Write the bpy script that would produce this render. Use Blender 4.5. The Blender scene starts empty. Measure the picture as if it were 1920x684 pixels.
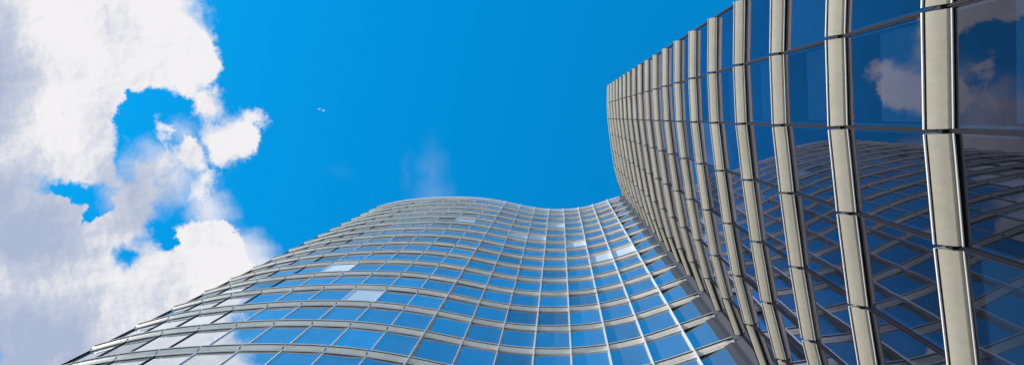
import bpy, math, random
import numpy as np
from mathutils import Vector, Matrix
random.seed(7)
sc = bpy.context.scene
C = sc.collection
R = math.radians

# ------------------------------------------------------------------ camera
# world: +X runs to the right of the picture, +Y to its lower edge, +Z straight up
SW, SH, F = 1920.0, 684.0, 1280.0
ZEN = (1048.0, 219.0)                       # where straight up falls in the picture
u = np.array([ZEN[0]-SW/2, ZEN[1]-SH/2, F]); u /= np.linalg.norm(u)
X = np.array([1.0, 0, 0]) - u[0]*u; X /= np.linalg.norm(X)
Y = np.cross(u, X)
RM = np.array([X, Y, u])
CAMZ = 1.6
FL = 4.0                                    # storey height
def ray(px, py):
    d = RM @ np.array([px-SW/2, py-SH/2, F]); return d[0]/d[2], d[1]/d[2]
def project(x, y, z):
    c = RM.T @ np.array([x, y, z-CAMZ])
    if c[2] < .05: return None
    return SW/2+F*c[0]/c[2], SH/2+F*c[1]/c[2]
cam = bpy.data.cameras.new('camera'); co = bpy.data.objects.new('camera', cam); C.objects.link(co)
rr = RM[:, 0]; dd = RM[:, 1]; ff = RM[:, 2]
co.matrix_world = Matrix(((rr[0], -dd[0], -ff[0], 0), (rr[1], -dd[1], -ff[1], 0), (rr[2], -dd[2], -ff[2], CAMZ), (0, 0, 0, 1)))
cam.sensor_width = 36; cam.lens = 36*F/SW; cam.clip_end = 6000; cam.clip_start = .05
sc.camera = co
sc.view_settings.view_transform = 'Standard'; sc.view_settings.look = 'None'
sc.view_settings.exposure = 0.0; sc.view_settings.gamma = 1.0; sc.view_settings.use_curve_mapping = False
sc.cycles.max_bounces = 8; sc.cycles.transparent_max_bounces = 12; sc.cycles.glossy_bounces = 4
sc.cycles.caustics_reflective = False; sc.cycles.caustics_refractive = False
sc.cycles.use_denoising = True

# ------------------------------------------------------------------ sky
SUN_EL, SUN_DIR = 35.0, (-.97, -.24)        # the way the sun stands, in plan
class NT:
    """terse node building"""
    def __init__(s, tree): s.t = tree; tree.nodes.clear()
    def n(s, kind, **kw):
        nd = s.t.nodes.new('ShaderNode'+kind)
        for k, v in kw.items():
            if k.startswith('i_'):
                key = k[2:]; key = int(key) if key.isdigit() else key.replace('_', ' ')
                if isinstance(v, bpy.types.NodeSocket): s.t.links.new(v, nd.inputs[key])
                else: nd.inputs[key].default_value = v
            else: setattr(nd, k, v)
        return nd
    def m(s, op, a, b=None, c=None, clamp=False):
        nd = s.t.nodes.new('ShaderNodeMath'); nd.operation = op; nd.use_clamp = clamp
        for i, v in enumerate((a, b, c)):
            if v is None: continue
            if isinstance(v, bpy.types.NodeSocket): s.t.links.new(v, nd.inputs[i])
            else: nd.inputs[i].default_value = v
        return nd.outputs[0]
    def v(s, op, a, b=None, out=0):
        nd = s.t.nodes.new('ShaderNodeVectorMath'); nd.operation = op
        for i, x in enumerate((a, b)):
            if x is None: continue
            if isinstance(x, bpy.types.NodeSocket): s.t.links.new(x, nd.inputs[i])
            else: nd.inputs[i].default_value = x
        return nd.outputs[out]
    def mix(s, f, a, b):
        nd = s.t.nodes.new('ShaderNodeMix'); nd.data_type = 'RGBA'
        for k, x in ((0, f), (6, a), (7, b)):
            if isinstance(x, bpy.types.NodeSocket): s.t.links.new(x, nd.inputs[k])
            else: nd.inputs[k].default_value = x
        return nd.outputs[2]
    def ramp(s, x, lo, hi):
        nd = s.n('MapRange', interpolation_type='SMOOTHSTEP', i_0=x, i_1=lo, i_2=hi); return nd.outputs[0]
    def noise(s, vec, scale, detail=6, rough=.55, out=0):
        return s.n('TexNoise', i_Vector=vec, i_Scale=scale, i_Detail=detail, i_Roughness=rough).outputs[out]

world = bpy.data.worlds.new('World'); sc.world = world; world.use_nodes = True
w = NT(world.node_tree)
tc = w.n('TexCoord')
sky = w.n('TexSky', sky_type='NISHITA', sun_disc=False, sun_elevation=R(SUN_EL), altitude=200.0, air_density=1.0, dust_density=.3, ozone_density=3.0,
          sun_rotation=math.atan2(SUN_DIR[0], SUN_DIR[1]))
blue = w.n('HueSaturation', i_Hue=.487, i_Saturation=1.35, i_Value=1.0, i_Color=sky.outputs[0]).outputs[0]
SKY_STRENGTH = .12
blue = w.n('Gamma', i_0=blue, i_1=.55).outputs[0]
blue = w.v('MULTIPLY', blue, (.03, 2.18, 3.42))
# clouds lie on a level sheet high overhead: the direction is met with that sheet (1000 units = 38 degrees off the zenith)
sep = w.n('SeparateXYZ', i_0=tc.outputs['Generated'])
zz = w.m('MAXIMUM', sep.outputs[2], .06)
P0 = w.v('SCALE', w.n('CombineXYZ', i_0=w.m('DIVIDE', sep.outputs[0], zz), i_1=w.m('DIVIDE', sep.outputs[1], zz)).outputs[0])
P0.node.inputs[3].default_value = F
n0 = w.noise(P0, .0055, 2, .5, out=1)
n1 = w.noise(P0, .019, 6, .66, out=1)       # cauliflower edges
def centred(c_, a): return w.v('MULTIPLY', w.v('SUBTRACT', c_, (.5, .5, .5)), (a, a, 0))
P = w.v('ADD', P0, w.v('ADD', centred(n1, 62), centred(n0, 46)))
def blob(px, py, rx, ry, vec=None):
    a, b = ray(px, py)
    q = w.v('MULTIPLY', w.v('SUBTRACT', vec or P, (a*F, b*F, 0)), (1/rx, 1/ry, 0))
    d = w.v('LENGTH', q, out=1)
    return w.m('MULTIPLY', w.m('SUBTRACT', 1.0, d), min(rx, ry)/60.0)   # >0 inside, in units of 60
def union(lst, k=.12):
    r = lst[0]
    for x in lst[1:]: r = w.m('SMOOTH_MAX', r, x, k)
    return r
pos = union([blob(*b) for b in [
    (130, 40, 292, 190), (20, 300, 330, 330), (340, 110, 80, 95), (430, 258, 66, 58), (465, 225, 40, 24), (392, 200, 42, 36), (352, 292, 46, 40), (385, 335, 46, 34), (330, 330, 50, 36),
    (190, 600, 295, 190), (385, 490, 110, 86), (300, 320, 75, 60), (365, 360, 46, 50), (300, 250, 30, 30), (460, 520, 40, 40),
    (-700, 250, 800, 900), (60, -300, 400, 300), (150, 900, 380, 300)]])
neg = union([blob(*b) for b in [
    (252, 214, 30, 36), (236, 290, 15, 30), (290, 198, 34, 28), (328, 206, 34, 22), (266, 250, 26, 30), (322, 232, 26, 12), (240, 236, 20, 26), (284, 282, 22, 16),
    (128, 356, 34, 13), (168, 372, 34, 18), (188, 392, 28, 18), (166, 412, 18, 16), (304, 430, 22, 26), (314, 456, 18, 16), (338, 350, 16, 20), (238, 480, 9, 8), (335, 395, 10, 8),
    (-4, 560, 5, 14)]], .06)
neg = w.m('MULTIPLY', neg, 2.0)
field = w.m('SMOOTH_MIN', pos, w.m('SUBTRACT', .0, neg), .12)
fine = w.noise(P0, .045, 7, .68)
field = w.m('ADD', field, w.m('MULTIPLY', w.m('SUBTRACT', fine, .5), .75))
soft = w.ramp(w.noise(P0, .0058, 2, .5), .40, .62)
field = w.m('DIVIDE', w.m('ADD', field, .05), w.m('ADD', w.m('MULTIPLY', soft, .75), .17))
dens = w.ramp(field, 0.0, 1.0)
# thin veils: the soft middle of the cloud, a faint plume over the roof, two specks
def veil(lst, gain):
    r = union([blob(*b, vec=P) for b in lst], .3)
    return w.m('MULTIPLY', w.ramp(r, -.1, .9), gain)
haze1 = veil([(300, 335, 105, 75), (455, 510, 95, 90), (395, 400, 60, 60), (230, 375, 60, 50), (345, 250, 40, 30), (60, 500, 100, 140)], .8)
haze2 = veil([(812, 330, 34, 75), (818, 380, 50, 60), (765, 330, 14, 50)], .12)
haze3 = veil([(640, 325, 30, 18)], .03)
speck = union([w.m('SUBTRACT', 1.0, w.v('LENGTH', w.v('MULTIPLY', w.v('SUBTRACT', P0, (ray(a, b)[0]*F, ray(a, b)[1]*F, 0)), (1/c, 1/d, 0)), out=1)) for a, b, c, d in [(598.5, 204.5, 4.2, 2.4), (606.5, 207.2, 4.4, 2.8)]], .05)
speck = w.m('MULTIPLY', w.ramp(speck, 0.0, .8), .38)
# broken cloud over the rest of the sky, low down and behind the viewer
far = w.ramp(w.noise(P0, .0009, 7, .6), .50, .60)
edge = w.ramp(w.v('LENGTH', w.v('MULTIPLY', P0, (1/1.0, 1/1.0, 0)), out=1), 1300.0, 2000.0)
far = w.m('MULTIPLY', far, edge)
low = w.m('SUBTRACT', 1.0, w.ramp(sep.outputs[2], .05, .30))
far = w.m('MAXIMUM', far, w.m('MULTIPLY', low, .45))
tot = dens
for x in (haze1, haze2, haze3, speck, far): tot = w.m('MAXIMUM', tot, x)
# shading inside the cloud: thick parts are grey-lilac from below, thin rims bright
Q = w.v('ADD', P0, centred(n1, 34))
puff = w.noise(Q, .0048, 4, .5)
grey = union([blob(*b, vec=Q) for b in [(60, 420, 150, 150), (250, 370, 130, 90), (30, 640, 230, 150), (-30, 130, 90, 130), (-800, 200, 700, 900)]], .6)
grey = w.ramp(grey, -1.0, 1.8)
rim = w.ramp(field, .0, 4.0)
def emboss(sc_, det, dx, dy, rg): return w.m('SUBTRACT', w.noise(Q, sc_, det, rg), w.noise(w.v('ADD', Q, (dx, dy, 0)), sc_, det, rg))
sh = w.m('ADD', w.m('MULTIPLY', puff, .95), w.m('ADD', w.m('ADD', w.m('MULTIPLY', emboss(.017, 5, 10, 6, .55), .50), w.m('MULTIPLY', emboss(.042, 4, 5, 3, .6), .30)), w.m('MULTIPLY', emboss(.006, 2, 26, 16, .5), .62)))
sh = w.m('SUBTRACT', w.m('SUBTRACT', sh, w.m('MULTIPLY', grey, .52)), w.m('MULTIPLY', rim, .07))
sh1 = w.n('MapRange', interpolation_type='LINEAR', i_0=sh, i_1=-.10, i_2=.42).outputs[0]
sh2 = w.ramp(sh, .12, .52)
ccol = w.mix(sh2, w.mix(sh1, (.42, .49, .66, 1), (.70, .72, .80, 1)), (.90, .885, .90, 1))
bg = w.n('Background', i_Color=w.mix(0.0, blue, blue), i_Strength=SKY_STRENGTH)
bgc = w.n('Background', i_Color=ccol, i_Strength=1.0)
ms = w.n('MixShader', i_0=tot, i_1=bg.outputs[0], i_2=bgc.outputs[0])
w.n('OutputWorld', i_0=ms.outputs[0])
world.cycles.sampling_method = 'MANUAL'; world.cycles.sample_map_resolution = 512

# ------------------------------------------------------------------ sun
sl = bpy.data.lights.new('sun', 'SUN'); sl.energy = 4.7; sl.angle = R(.5); sl.color = (1, .95, .86)
so = bpy.data.objects.new('sun', sl); C.objects.link(so)
e = R(SUN_EL); k = math.hypot(*SUN_DIR)
sd = Vector((SUN_DIR[0]/k*math.cos(e), SUN_DIR[1]/k*math.cos(e), math.sin(e)))
so.rotation_euler = sd.to_track_quat('Z', 'Y').to_euler(); so.location = sd*300

# ------------------------------------------------------------------ materials
def mat(name):
    m_ = bpy.data.materials.new(name); m_.use_nodes = True; return m_, NT(m_.node_tree)
def paint(name, col, rough=.45, metal=0.0, var=.12, scale=.6, spec=.5):
    m_, t = mat(name)
    tc = t.n('TexCoord'); o = tc.outputs['Object']
    a = t.noise(o, scale, 6, .6)
    b = t.noise(t.v('MULTIPLY', o, (2.2, 2.2, .25)), 3.4, 5, .65)
    f = t.m('ADD', t.m('MULTIPLY', a, .6), t.m('MULTIPLY', b, .4))
    f = t.ramp(f, .3, .7)
    att = t.n('Attribute', attribute_name='tone').outputs['Fac']
    c0 = tuple(x*(1-var) for x in col)+(1,); c1 = tuple(min(1, x*(1+var)) for x in col)+(1,)
    c = t.mix(f, c0, c1)
    c = t.v('SCALE', c); c.node.inputs[3].default_value = 1; t.t.links.new(t.m('ADD', att, 1.0), c.node.inputs[3])
    bmp = t.n('Bump', i_Strength=.15, i_Distance=.01, i_Height=t.noise(o, 1.3, 3, .5))
    p = t.n('BsdfPrincipled', i_Base_Color=c, i_Roughness=rough, i_Metallic=metal, i_Normal=bmp.outputs[0])
    p.inputs['Specular IOR Level'].default_value = spec
    t.n('OutputMaterial', i_0=p.outputs[0]); return m_
def glass(name, f0, gain, power, tint, trans, wave=.0028, dust=.07):
    """tinted coated glazing: mirror-like at a glancing angle, see-through face on"""
    m_, t = mat(name)
    tc = t.n('TexCoord'); o = tc.outputs['Object']
    att = t.n('Attribute', attribute_name='tone').outputs['Fac']
    h = t.m('ADD', t.noise(o, .35, 2, .5), t.m('MULTIPLY', t.noise(o, 1.3, 1, .4), .18))
    bmp = t.n('Bump', i_Strength=1.0, i_Distance=wave, i_Height=h)
    lw = t.n('LayerWeight', i_Blend=.5, i_Normal=bmp.outputs[0]).outputs[1]       # 1-cos
    f = t.m('ADD', t.m('MULTIPLY', t.m('POWER', lw, power), gain), f0)
    smear = t.n('MapRange', i_0=t.noise(t.v('MULTIPLY', o, (1, 1, .4)), 1.1, 5, .6), i_1=.3, i_2=.7, i_3=.88, i_4=1.06).outputs[0]
    f = t.m('MULTIPLY', t.m('MULTIPLY', f, smear), t.m('ADD', att, 1.0), clamp=True)
    g = t.n('BsdfAnisotropic', i_Color=tint, i_Roughness=.0, i_Normal=bmp.outputs[0])
    tr = t.n('BsdfTransparent', i_Color=trans)
    mx = t.n('MixShader', i_0=f, i_1=tr.outputs[0], i_2=g.outputs[0])
    df = t.n('BsdfDiffuse', i_Color=(.85, .84, .8, 1)); mx = t.n('MixShader', i_0=dust, i_1=mx.outputs[0], i_2=df.outputs[0])
    t.n('OutputMaterial', i_0=mx.outputs[0]); return m_
M = {}
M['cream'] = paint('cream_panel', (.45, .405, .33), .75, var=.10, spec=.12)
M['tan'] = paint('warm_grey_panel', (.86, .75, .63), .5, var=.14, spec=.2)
M['white'] = paint('white_trim', (.86, .85, .84), .35, var=.05)
M['silver'] = paint('silver_mullion', (.86, .86, .87), .4, .0, var=.06)
M['dark'] = paint('dark_gasket_shade', (.010, .010, .018), .6, var=.2, spec=.15)  # gaskets and joints; also painted shade on gap bars and leftmost mullions
M['spandrel'] = paint('spandrel', (.05, .055, .07), .5, var=.2)
M['ceiling'] = paint('ceiling', (.30, .34, .38), .8, var=.1)
M['core'] = paint('core_wall', (.10, .12, .15), .8, var=.3)
M['pier'] = paint('pier_grey', (.055, .052, .06), .5, var=.12)
M['blind'] = paint('blind_fabric', (.75, .80, .82), .8, var=.04)
M['roof'] = paint('roof_gravel', (.3, .3, .3), .9, var=.2)
M['render'] = paint('pale_render', (.5, .48, .44), .7, var=.1)
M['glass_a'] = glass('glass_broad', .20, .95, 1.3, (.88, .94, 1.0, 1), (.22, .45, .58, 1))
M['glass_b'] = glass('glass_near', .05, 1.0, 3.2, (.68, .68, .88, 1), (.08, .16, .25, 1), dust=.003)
M['head'] = paint('grey_head', (.50, .50, .51), .5, var=.08)
M['pale_reflection'] = paint('pale_reflection_pane', (.80, .84, .88), .2, var=.03)  # pale colour standing in for a bright cloud reflection on some panes
m_, t = mat('paving')
o = t.n('TexCoord').outputs['Object']
br = t.n('TexBrick', i_Vector=o, i_Color1=(.58, .54, .48, 1), i_Color2=(.64, .60, .54, 1), i_Mortar=(.2, .2, .19, 1), i_Scale=1.0, i_Mortar_Size=.01)
br.inputs['Brick Width'].default_value = .9; br.inputs['Row Height'].default_value = .45
c = t.mix(t.ramp(t.noise(o, .3, 6, .6), .4, .9), br.outputs[0], (.36, .34, .31, 1))
p = t.n('BsdfPrincipled', i_Base_Color=c, i_Roughness=.85); t.n('OutputMaterial', i_0=p.outputs[0]); M['paving'] = m_

# ------------------------------------------------------------------ mesh helpers
class MB:
    def __init__(s): s.v = []; s.f = []; s.m = []; s.t = []
    def face(s, pts, mi=0, tone=0.0):
        b = len(s.v); s.v += [tuple(p) for p in pts]; s.f.append(tuple(range(b, b+len(pts)))); s.m.append(mi); s.t.append(tone)
    def hexa(s, q, mi=0, tone=0.0):
        """q: 4 bottom corners then 4 top corners, both counter-clockwise from above"""
        b = len(s.v); s.v += [tuple(p) for p in q]
        for f in ((3, 2, 1, 0), (4, 5, 6, 7), (0, 1, 5, 4), (1, 2, 6, 5), (2, 3, 7, 6), (3, 0, 4, 7)):
            s.f.append(tuple(b+i for i in f)); s.m.append(mi); s.t.append(tone)
    def sweep(s, rings, mi=0, capmi=None, tone=0.0):
        b = len(s.v); k = len(rings[0])
        for r in rings: s.v += [tuple(p) for p in r]
        for i in range(len(rings)-1):
            for j in range(k):
                j2 = (j+1) % k
                s.f.append((b+i*k+j, b+i*k+j2, b+(i+1)*k+j2, b+(i+1)*k+j)); s.m.append(mi); s.t.append(tone)
        cm = mi if capmi is None else capmi
        s.f.append(tuple(b+j for j in range(k))[::-1]); s.m.append(cm); s.t.append(tone)
        e_ = b+(len(rings)-1)*k
        s.f.append(tuple(e_+j for j in range(k))); s.m.append(cm); s.t.append(tone)
    def build(s, name, mats, parent=None):
        if not s.f: return None
        me = bpy.data.meshes.new(name); me.from_pydata(s.v, [], s.f)
        for x in mats: me.materials.append(M[x])
        me.polygons.foreach_set('material_index', s.m)
        a = me.attributes.new('tone', 'FLOAT', 'FACE'); a.data.foreach_set('value', s.t)
        me.update()
        o = bpy.data.objects.new(name, me); C.objects.link(o)
        if parent: o.parent = parent
        return o

# ------------------------------------------------------------------ the ground
g = MB(); g.face([(-2500, -2500, 0), (2500, -2500, 0), (2500, 2500, 0), (-2500, 2500, 0)])
g = g.build('ground', ['paving']); g['kind'] = 'structure'

# ------------------------------------------------------------------ plan of the facades
# glass line of the broad wavy wall, one point per mullion, left to right
K = 1.01
A = [(-25.71, 12.69), (-23.6, 12.09), (-21.59, 11.67), (-19.5, 11.38), (-17.39, 11.17), (-15.3, 11.03), (-13.17, 10.97), (-11.1, 11.0),
     (-9.09, 11.16), (-7.11, 11.44), (-5.05, 11.82), (-3.14, 12.11), (-1.24, 12.24), (.72, 12.19), (2.67, 11.94), (4.53, 11.47), (6.4, 10.8), (7.96, 10.2)]
A = [Vector((x*K, y*K+.2)) for x, y in A]
# glass line of the near wall, from the inner corner towards the viewer and past him
Bp = [(8.50, 10.0), (7.86, 8.3), (7.30, 6.3), (6.88, 4.2), (6.53, 2.1), (6.26, .22), (6.12, -1.72), (6.08, -3.85)]
Bp = [Vector(p) for p in Bp]
def catmull(P_, i, t):
    p1, p2 = P_[i], P_[i+1]
    p0 = P_[i-1] if i > 0 else p1*2-p2
    p3 = P_[i+2] if i+2 < len(P_) else p2*2-p1
    return .5*((2*p1)+(p2-p0)*t+(2*p0-5*p1+4*p2-p3)*t*t+(3*p1-p0-3*p2+p3)*t**3)
def tangent(P_, i, t):
    t = min(max(t, 0), 1)
    return (catmull(P_, i, min(1, t+.01))-catmull(P_, i, max(0, t-.01))).normalized()
def normal(P_, i, t):
    d = tangent(P_, i, t); return Vector((d.y, -d.x))
def off(P_, i, t, d, z):
    q = catmull(P_, i, t)+normal(P_, i, t)*d; return Vector((q.x, q.y, z))
def chord(P_, i, t, d, z):
    a, b = P_[i], P_[i+1]; dd_ = (b-a).normalized(); n = Vector((dd_.y, -dd_.x)); q = a.lerp(b, t)+n*d
    return Vector((q.x, q.y, z))
Z0 = CAMZ+2.83*FL                           # underside of the first sunshade in view
def zb(k): return Z0+k*FL
def topA(x): return CAMZ+FL*(24.2+(x+26)*(22.5-24.2)/34.0)
def topB(y): return CAMZ+FL*(22.4+(10-y)*(21.35-22.4)/13.85)
FAC = {'a': dict(P=A, top=lambda q: topA(q.x)), 'b': dict(P=Bp, top=lambda q: topB(q.y))}
KMIN = -2

def in_frame_area(quad):
    ps = [project(*p) for p in quad]
    if any(p is None for p in ps): return 0
    ps = [(min(max(x, 0), SW), min(max(y, 0), SH)) for x, y in ps]
    return abs(sum(ps[i][0]*ps[(i+1) % len(ps)][1]-ps[(i+1) % len(ps)][0]*ps[i][1] for i in range(len(ps))))/2

tower = bpy.data.objects.new('glass_tower', None); C.objects.link(tower); tower.location = (0, 0, 0)
tower['label'] = 'curved glass office tower with beige sunshade bands on every storey, seen from its foot'
tower['category'] = 'building'

# ---- sunshades: a lipped panel over every bay, one band per storey and wall
H1 = .31
def profile(s, near):
    # (distance from glass, height): near wall leans further out than the broad one
    o = .255 if near else .19
    pts = [(.03, .0), (.075, .0), (.09, .008)]
    for q in range(1, 7):                   # gently bellied face
        f = q/6; pts.append((.09+(o-.09)*f+.016*math.sin(math.pi*f), .008+(H1-.012)*f))
    pts += [(o-.02, H1+.01), (.03, H1+.01)]
    return [(a*s, b) for a, b in pts]
def panel_rings(P_, i, z, fac, g0, g1, seg=4):
    rings = []
    L = (P_[i+1]-P_[i]).length
    last = fac == 'a' and i == len(P_)-2
    n = 10 if last else seg
    for j in range(n+1):
        t = g0/L+(1-(g0+g1)/L)*j/n
        s = 1.0
        if last:
            dd_ = (1-t)*L; s = .80+.20*math.sqrt(max(0.0, 1-(1-min(dd_, .30)/.30)**2))
        at = chord if fac == 'b' else off
        rings.append([at(P_, i, t, a, z+b) for a, b in profile(s, fac == 'b')])
    return rings
panel_list = []
shades = {}
for fac in 'ab':
    P_, top = FAC[fac]['P'], FAC[fac]['top']
    for k in range(KMIN, 22):
        z = zb(k)
        bays = [i for i in range(len(P_)-1) if z+.6 < top(P_[i].lerp(P_[i+1], .5))-(1.9 if fac == 'a' else .8)]
        if not bays: continue
        shades[fac, k] = bays
        for i in bays:
            quad = [off(P_, i, 0, .1, z), off(P_, i, 1, .1, z), off(P_, i, 1, .32, z+H1), off(P_, i, 0, .32, z+H1)]
            panel_list.append((in_frame_area(quad), fac, k, i))
panel_list.sort(reverse=True)
rnd = random.Random(3)
top_panels = {}
for fac in 'ab':
    lst = [x for x in panel_list if x[1] == fac][:200]
    for x in lst: top_panels[x[1:]] = True
def crossing(fac, i):                       # mullions that run in front of the bands
    return fac == 'a' and 9 <= i < len(A)-1
for (fac, k), bays in shades.items():
    P_, top = FAC[fac]['P'], FAC[fac]['top']; z = zb(k)
    mb = MB()
    for i in bays:
        # dark backing between the storeys, its head trim below and sill trim above
        for j in range(1):
            q = [chord(P_, i, 0, .0, z), chord(P_, i, 1, .0, z), chord(P_, i, 1, .02, z), chord(P_, i, 0, .02, z)]
            h_ = H1+.10
            mb.hexa([q[3], q[2], q[1], q[0]]+[p+Vector((0, 0, h_)) for p in (q[3], q[2], q[1], q[0])], 0)
        hd = .05 if fac == 'a' else .035
        def bar(d0, d1, z0, z1, mi, g_=.03):
            L = (P_[i+1]-P_[i]).length
            rings = []; ex = .23 if (fac, i) == ('a', len(A)-2) else 0
            for j in range(5):
                t = g_/L+(1-(2*g_-ex)/L)*j/4
                at = chord if fac == 'b' else off
                rings.append([at(P_, i, t, d0, z0), at(P_, i, t, d1, z0), at(P_, i, t, d1, z1), at(P_, i, t, d0, z1)])
            mb.sweep(rings, mi)
        ed = 1.0
        bar(.025, .045 if fac == 'b' else .075, z-(.065 if fac == 'b' else .10), z-.022, 1 if fac == 'a' else (2 if i == 0 else 4))       # window head
        if fac == 'a': bar(.025, .058, z-.020, z-.003, 2)   # dark bar painted for the shade in the gap
        if True:
            o_ = .255 if fac == 'b' else .19
            bar(.05, o_+(.014 if fac == 'b' else .03), z+H1+.012, z+H1+.03, 2)        # dark bar painted for the shade under the lip
            bar(.05, o_+(.036 if fac == 'b' else .07), z+H1+.032, z+H1+.065, 1 if fac == 'a' else (2 if i == 0 else 3))   # bright lip
        # bracket at the joint
        c0 = catmull(P_, i, 0); n0 = normal(P_, i, 0); t0 = tangent(P_, i, 0)
        for dz, mi in ((.0, 2),):
            a0 = c0+n0*.07-t0*.06; 
            qq = [c0+n0*.05-t0*.035, c0+n0*.05+t0*.035, c0+n0*.15+t0*.03, c0+n0*.15-t0*.03]
            qq = [Vector((p.x, p.y, z+.06)) for p in qq]
            mb.hexa(qq[::-1]+[p+Vector((0, 0, .2)) for p in qq[::-1]], 2)
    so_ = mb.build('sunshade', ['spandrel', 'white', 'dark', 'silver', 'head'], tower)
    rest = MB()
    for i in bays:
        gap = .022 if fac == 'a' else .035
        if crossing(fac, i): gap = .012
        jz = rnd.uniform(-.006, .006)
        rings = panel_rings(P_, i, z+jz, fac, gap, -.20 if (fac, i) == ('a', len(A)-2) else gap)
        tone = rnd.uniform(-.06, .04)
        if (fac, k, i) in top_panels:
            b1 = MB(); b1.sweep(rings, 0, 1 if (fac == 'a' and i == 0) else 0, tone=tone)
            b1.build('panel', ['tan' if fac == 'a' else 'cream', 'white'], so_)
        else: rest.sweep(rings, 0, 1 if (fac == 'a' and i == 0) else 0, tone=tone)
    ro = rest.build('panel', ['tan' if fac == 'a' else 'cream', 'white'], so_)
    if ro: ro['kind'] = 'stuff'

# ---- windows: one pane per bay and storey
wins = []
for fac in 'ab':
    P_, top = FAC[fac]['P'], FAC[fac]['top']
    for k in range(KMIN-1, 23):
        for i in range(len(P_)-1):
            z0 = 0.15 if k == KMIN-1 else zb(k)+H1+.10
            z1 = zb(k+1)
            dt = 1.45 if fac == 'a' else .15; tl, tr_ = top(P_[i])-dt, top(P_[i+1])-dt
            if z0+.3 > min(tl, tr_): continue
            a1, a2 = min(z1, tl), min(z1, tr_)
            if a1 < z1 or a2 < z1 or (fac, k+1) not in shades or i not in shades[fac, k+1]: a1, a2 = tl, tr_
            quad = [chord(P_, i, 0, 0, z0), chord(P_, i, 1, 0, z0), chord(P_, i, 1, 0, a2), chord(P_, i, 0, 0, a1)]
            wins.append([in_frame_area(quad), fac, k, i, z0, a1, a2])
wins.sort(key=lambda x: -x[0])
SPECIAL = {('a', 7, 6), ('a', 9, 4), ('a', 11, 14), ('a', 11, 15), ('a', 14, 10), ('a', 14, 11), ('a', 15, 7), ('a', 13, 13), ('a', 16, 12)}                                # (wall, storey, bay): panes painted pale for a bright reflection
TILT = {}
rest = {'a': MB(), 'b': MB()}
blind_at = {}
for rank, (area, fac, k, i, z0, a1, a2) in enumerate(wins):
    P_ = FAC[fac]['P']
    ja = 1.9 if fac == 'a' else 2.0; tilt = rnd.gauss(0, .0022*ja); yaw = rnd.gauss(0, .0018*ja)
    if (fac, i) == ('a', len(A)-2): yaw = -.075
    tone = rnd.choice((0, rnd.uniform(-.36, .1), rnd.uniform(-.05, .22), rnd.uniform(-.12, .1)))
    h_ = max(a1, a2)-z0
    def pane(mb):
        d0 = tilt*h_/2; dy = yaw*1.0
        L = (P_[i+1]-P_[i]).length; g_ = .02/L
        q = [chord(P_, i, g_, .006+d0+dy, z0), chord(P_, i, 1-g_, .006+d0-dy, z0), chord(P_, i, 1-g_, .006-d0-dy, a2-.01), chord(P_, i, g_, .006-d0+dy, a1-.01)]
        bk = [chord(P_, i, g_, -.012+d0+dy, z0), chord(P_, i, 1-g_, -.012+d0-dy, z0), chord(P_, i, 1-g_, -.012-d0-dy, a2-.01), chord(P_, i, g_, -.012-d0+dy, a1-.01)]
        mb.face(q, 0, tone)
        for a_, b_ in ((0, 1), (1, 2), (2, 3), (3, 0)): mb.face([q[a_], bk[a_], bk[b_], q[b_]], 1)
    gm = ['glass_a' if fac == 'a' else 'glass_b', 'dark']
    if (fac, i) == ('a', len(A)-2): pass
    if (fac, k, i) in SPECIAL: gm[0] = 'pale_reflection'
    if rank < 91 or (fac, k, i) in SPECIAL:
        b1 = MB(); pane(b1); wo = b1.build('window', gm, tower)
        # inner frame seen through the glass
        fr = MB()
        def ibar(t0, t1, za, zb_, zc=None):
            q = [chord(P_, i, t0, -.09, za), chord(P_, i, t1, -.09, za), chord(P_, i, t1, -.03, za), chord(P_, i, t0, -.03, za)]
            mbq = [p for p in q]; tq = [Vector((p.x, p.y, zb_)) for p in q]
            fr.hexa(mbq+tq, 0)
        ibar(.02, .98, z0+.01, z0+.07); ibar(.015, .045, z0+.08, min(a1, a2)-.08); ibar(.955, .985, z0+.08, min(a1, a2)-.08)
        fr.build('frame', ['silver'], wo)
        if (fac == 'b' and i == 5) or rnd.random() < .2:
            bl = MB(); drop = rnd.uniform(.25, .8) if not (fac == 'b' and i == 5) else .86
            t0 = .05 if not (fac == 'b' and i == 5) else .06
            zt = min(a1, a2)-.12; zl = zt-(zt-z0)*drop
            if fac == 'b' and i == 5: zl = z0+.08; zt = z0+2.3
            q = [chord(P_, i, t0, -.15, zl), chord(P_, i, .95, -.15, zl), chord(P_, i, .95, -.13, zl), chord(P_, i, t0, -.13, zl)]
            bl.hexa(q+[Vector((p.x, p.y, zt)) for p in q], 0)
            bl.build('blind', ['blind'], wo)
    else: pane(rest[fac])
al = MB()
for fac in 'ab':
    b_ = rest[fac]; base = len(al.v); al.v += b_.v; al.f += [tuple(i+base for i in f) for f in b_.f]
    al.m += [x if x else (0 if fac == 'a' else 2) for x in b_.m]; al.t += b_.t
ro = al.build('window', ['glass_a', 'dark', 'glass_b'], tower); ro['kind'] = 'stuff'

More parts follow.
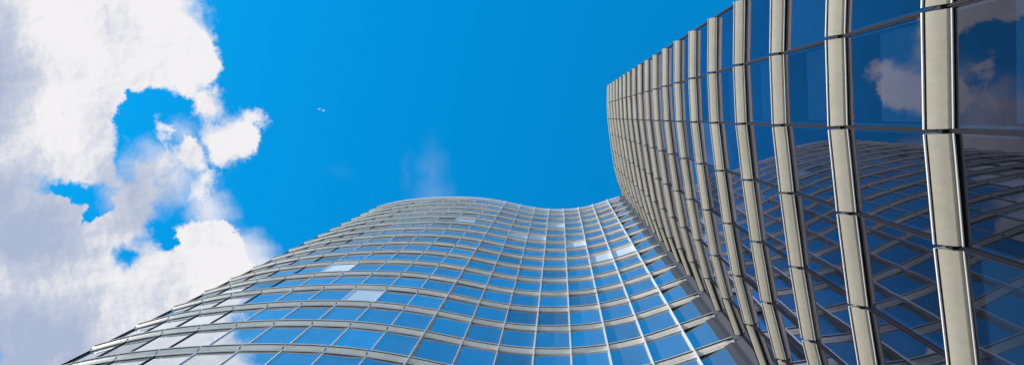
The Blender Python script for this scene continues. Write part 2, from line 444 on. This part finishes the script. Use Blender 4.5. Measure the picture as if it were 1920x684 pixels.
# ---- mullions
def post(mb, c, t_, n_, w_, d0, d1, z0, z1, mi=0):
    q = [c-t_*w_/2+n_*d0, c+t_*w_/2+n_*d0, c+t_*w_/2+n_*d1, c-t_*w_/2+n_*d1]
    lo = [Vector((p.x, p.y, z0)) for p in q][::-1]; hi = [Vector((p.x, p.y, z1)) for p in q][::-1]
    mb.hexa(lo+hi, mi)
for fac in 'ab':
    P_, top = FAC[fac]['P'], FAC[fac]['top']
    for i in range(len(P_)):
        j, tt = (i, 0) if i < len(P_)-1 else (i-1, 1)
        c_, t_, n_ = catmull(P_, j, tt), tangent(P_, j, tt), normal(P_, j, tt)
        if (fac, i) == ('a', len(A)-1): continue
        mb = MB(); zt = top(P_[i])+.05
        if fac == 'a':
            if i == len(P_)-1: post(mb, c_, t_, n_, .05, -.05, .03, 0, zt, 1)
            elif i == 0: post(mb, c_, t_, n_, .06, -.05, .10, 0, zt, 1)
            elif i < 4: post(mb, c_, t_, n_, .045, -.05, .06, 0, zt, 1)  # leftmost mullions dark: their shade is put into the colour
            elif i >= 9:
                ww = .085 if i >= 12 else .055; post(mb, c_, t_, n_, .035, -.05, .25, 0, zt, 0); post(mb, c_, t_, n_, ww, .262, .29, 0, zt, 0)
            else: post(mb, c_, t_, n_, .055, -.05, .06, 0, zt, 0)
        else:
            post(mb, c_, t_, n_, .075, -.05, .045, 0, zt, 0); post(mb, c_, t_, n_, .02, .047, .075, 0, zt, 1)
            post(mb, c_+t_*.03, t_, n_, .012, .047, .06, 0, zt, 0)
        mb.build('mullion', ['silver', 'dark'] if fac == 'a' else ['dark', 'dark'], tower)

# ---- inner corner pier, between the two walls
pl, pr = catmull(A, len(A)-2, 1), catmull(Bp, 0, 0)
mb = MB()
JA = len(A)-2
def onA(t_, d_):
    q = chord(A, JA, t_, d_, 0); return Vector((q.x, q.y))
pts = [onA(.80, -.03), onA(.80, .075), onA(.88, .085), onA(1.0, .11), Vector((pl.x+.20, pl.y-.17)), Vector((pr.x-.02, pr.y+.13)), pr+normal(Bp, 0, 0)*.02, pr+Vector((.6, 0)), Vector((pr.x+.6, pl.y+.6)), pl+Vector((0, .6))]
b0 = [Vector((p.x, p.y, .0)) for p in pts]; zt = topA(8)
mb.sweep([b0, [Vector((p.x, p.y, zt)) for p in pts]], 0)
cx_ = sum((p.x for p in pts))/len(pts); cy_ = sum((p.y for p in pts))/len(pts)
big = [Vector((cx_+(p.x-cx_)*1.012, cy_+(p.y-cy_)*1.012)) for p in pts]
for k in range(KMIN, 20):                   # a seal at every storey
    mb.sweep([[Vector((p.x, p.y, zb(k)+a)) for p in big] for a in (.10, .14)], 1)
mb.build('corner_pier', ['pier', 'dark'], tower)

# ---- floors, core and the hidden outer walls
def inner_line(d):
    return [chord(A, 0, 0, -d, 0)]+[chord(A, i, .5, -d, 0) for i in range(1, len(A)-2)]+[Vector((9.3+d*.1, 10.4+d, 0))]
out = []
for i in range(len(A)-1): out += [catmull(A, i, 0)-normal(A, i, 0)*.10]
out += [catmull(A, len(A)-2, 1)-normal(A, len(A)-2, 1)*.10+Vector((0, 0)), Vector((8.4, 11.2)), Vector((9.2, 10.3))]
for i in range(1, len(Bp)-1): out += [catmull(Bp, i, 0)-normal(Bp, i, 0)*.10]
out += [catmull(Bp, len(Bp)-2, 1)-normal(Bp, len(Bp)-2, 1)*.10]
BACK = [Vector((22, -3.9)), Vector((22, 32)), Vector((-23, 32))]
foot = out+BACK
for k in range(KMIN, 22):
    if k > 19: continue
    mb = MB(); z = zb(k)
    mb.sweep([[Vector((p.x, p.y, z+.06)) for p in foot], [Vector((p.x, p.y, z+.42)) for p in foot]], 0)
    mb.build('floor_slab', ['ceiling'], tower)
mb = MB()
core = [Vector((-22, 18)), Vector((-12, 16.5)), Vector((0, 17.5)), Vector((12.5, 16)), Vector((12.5, -1)), Vector((20, -1)), Vector((20, 30)), Vector((-21, 30))]
mb.sweep([[Vector((p.x, p.y, .05)) for p in core], [Vector((p.x, p.y, zb(18)+1)) for p in core]], 0)
mb.build('core_wall', ['core'], tower)
mb = MB()
def wall(p, q, za, zb_, th=.3):
    d_ = (q-p).normalized(); n_ = Vector((d_.y, -d_.x))
    a, b = p, q
    lo = [a, b, b+n_*th, a+n_*th]
    mb.hexa([Vector((v.x, v.y, 0)) for v in lo][::-1]+[Vector((lo[i].x, lo[i].y, (za, zb_, zb_, za)[i])) for i in (3, 2, 1, 0)], 0)
ca, cb = Vector((A[0].x, A[0].y)), Vector((Bp[-1].x, Bp[-1].y))
wall(Vector((-22.7, 32.2)), ca+Vector((.15, .1)), topA(-23), topA(-26), .2)
wall(cb+Vector((.05, .12)), Vector((22.2, -3.73)), topB(-3.85), topB(-3.85), .2)
wall(Vector((22.2, -3.7)), Vector((22.2, 32.2)), topB(-3.85), topA(8), .2)
wall(Vector((22.2, 32.2)), Vector((-22.7, 32.2)), topA(8), topA(-23), .2)
mb.build('outer_wall', ['render'], tower)
mb = MB()
rf = [Vector((p.x, p.y)) for p in foot]
mb.sweep([[Vector((p.x, p.y, zb(18)+1.4)) for p in rf], [Vector((p.x, p.y, zb(18)+1.7)) for p in rf]], 0)
mb.build('roof', ['roof'], tower)

# ---- parapet: a coping rail along the roofline with short struts
mb = MB()
def rail(fac, sect, dz):
    P_, top = FAC[fac]['P'], FAC[fac]['top']; rings = []
    for i in range(len(P_)-1):
        for j in range(4 if i < len(P_)-2 else 5):
            t_ = j/4; z = top(catmull(P_, i, t_))+dz
            rings.append([off(P_, i, t_, a, z+b) for a, b in sect])
    mb.sweep(rings, 0)
rail('a', [(-.12, 0), (.12, 0), (.15, .03), (.15, .16), (.12, .19), (-.12, .19)], 0)
rail('a', [(-.20, 0), (.14, 0), (.18, .03), (.18, .22), (.14, .25), (-.20, .25)], -1.42)
rail('b', [(-.25, 0), (.13, 0), (.16, .03), (.16, .24), (.13, .27), (-.25, .27)], 0)
pa = mb.build('parapet', ['silver'], tower)
for i in range(len(A)-1):
    for t_ in (.25, .5, .75):
        c_, t2, n2 = catmull(A, i, t_), tangent(A, i, t_), normal(A, i, t_)
        z = topA(c_.x); sm = MB()
        post(sm, c_, t2, n2, .05, -.06, .04, z-1.17, z, 0)
        sm.build('strut', ['silver'], pa)
print('windows', len(wins), 'panels', len(panel_list))
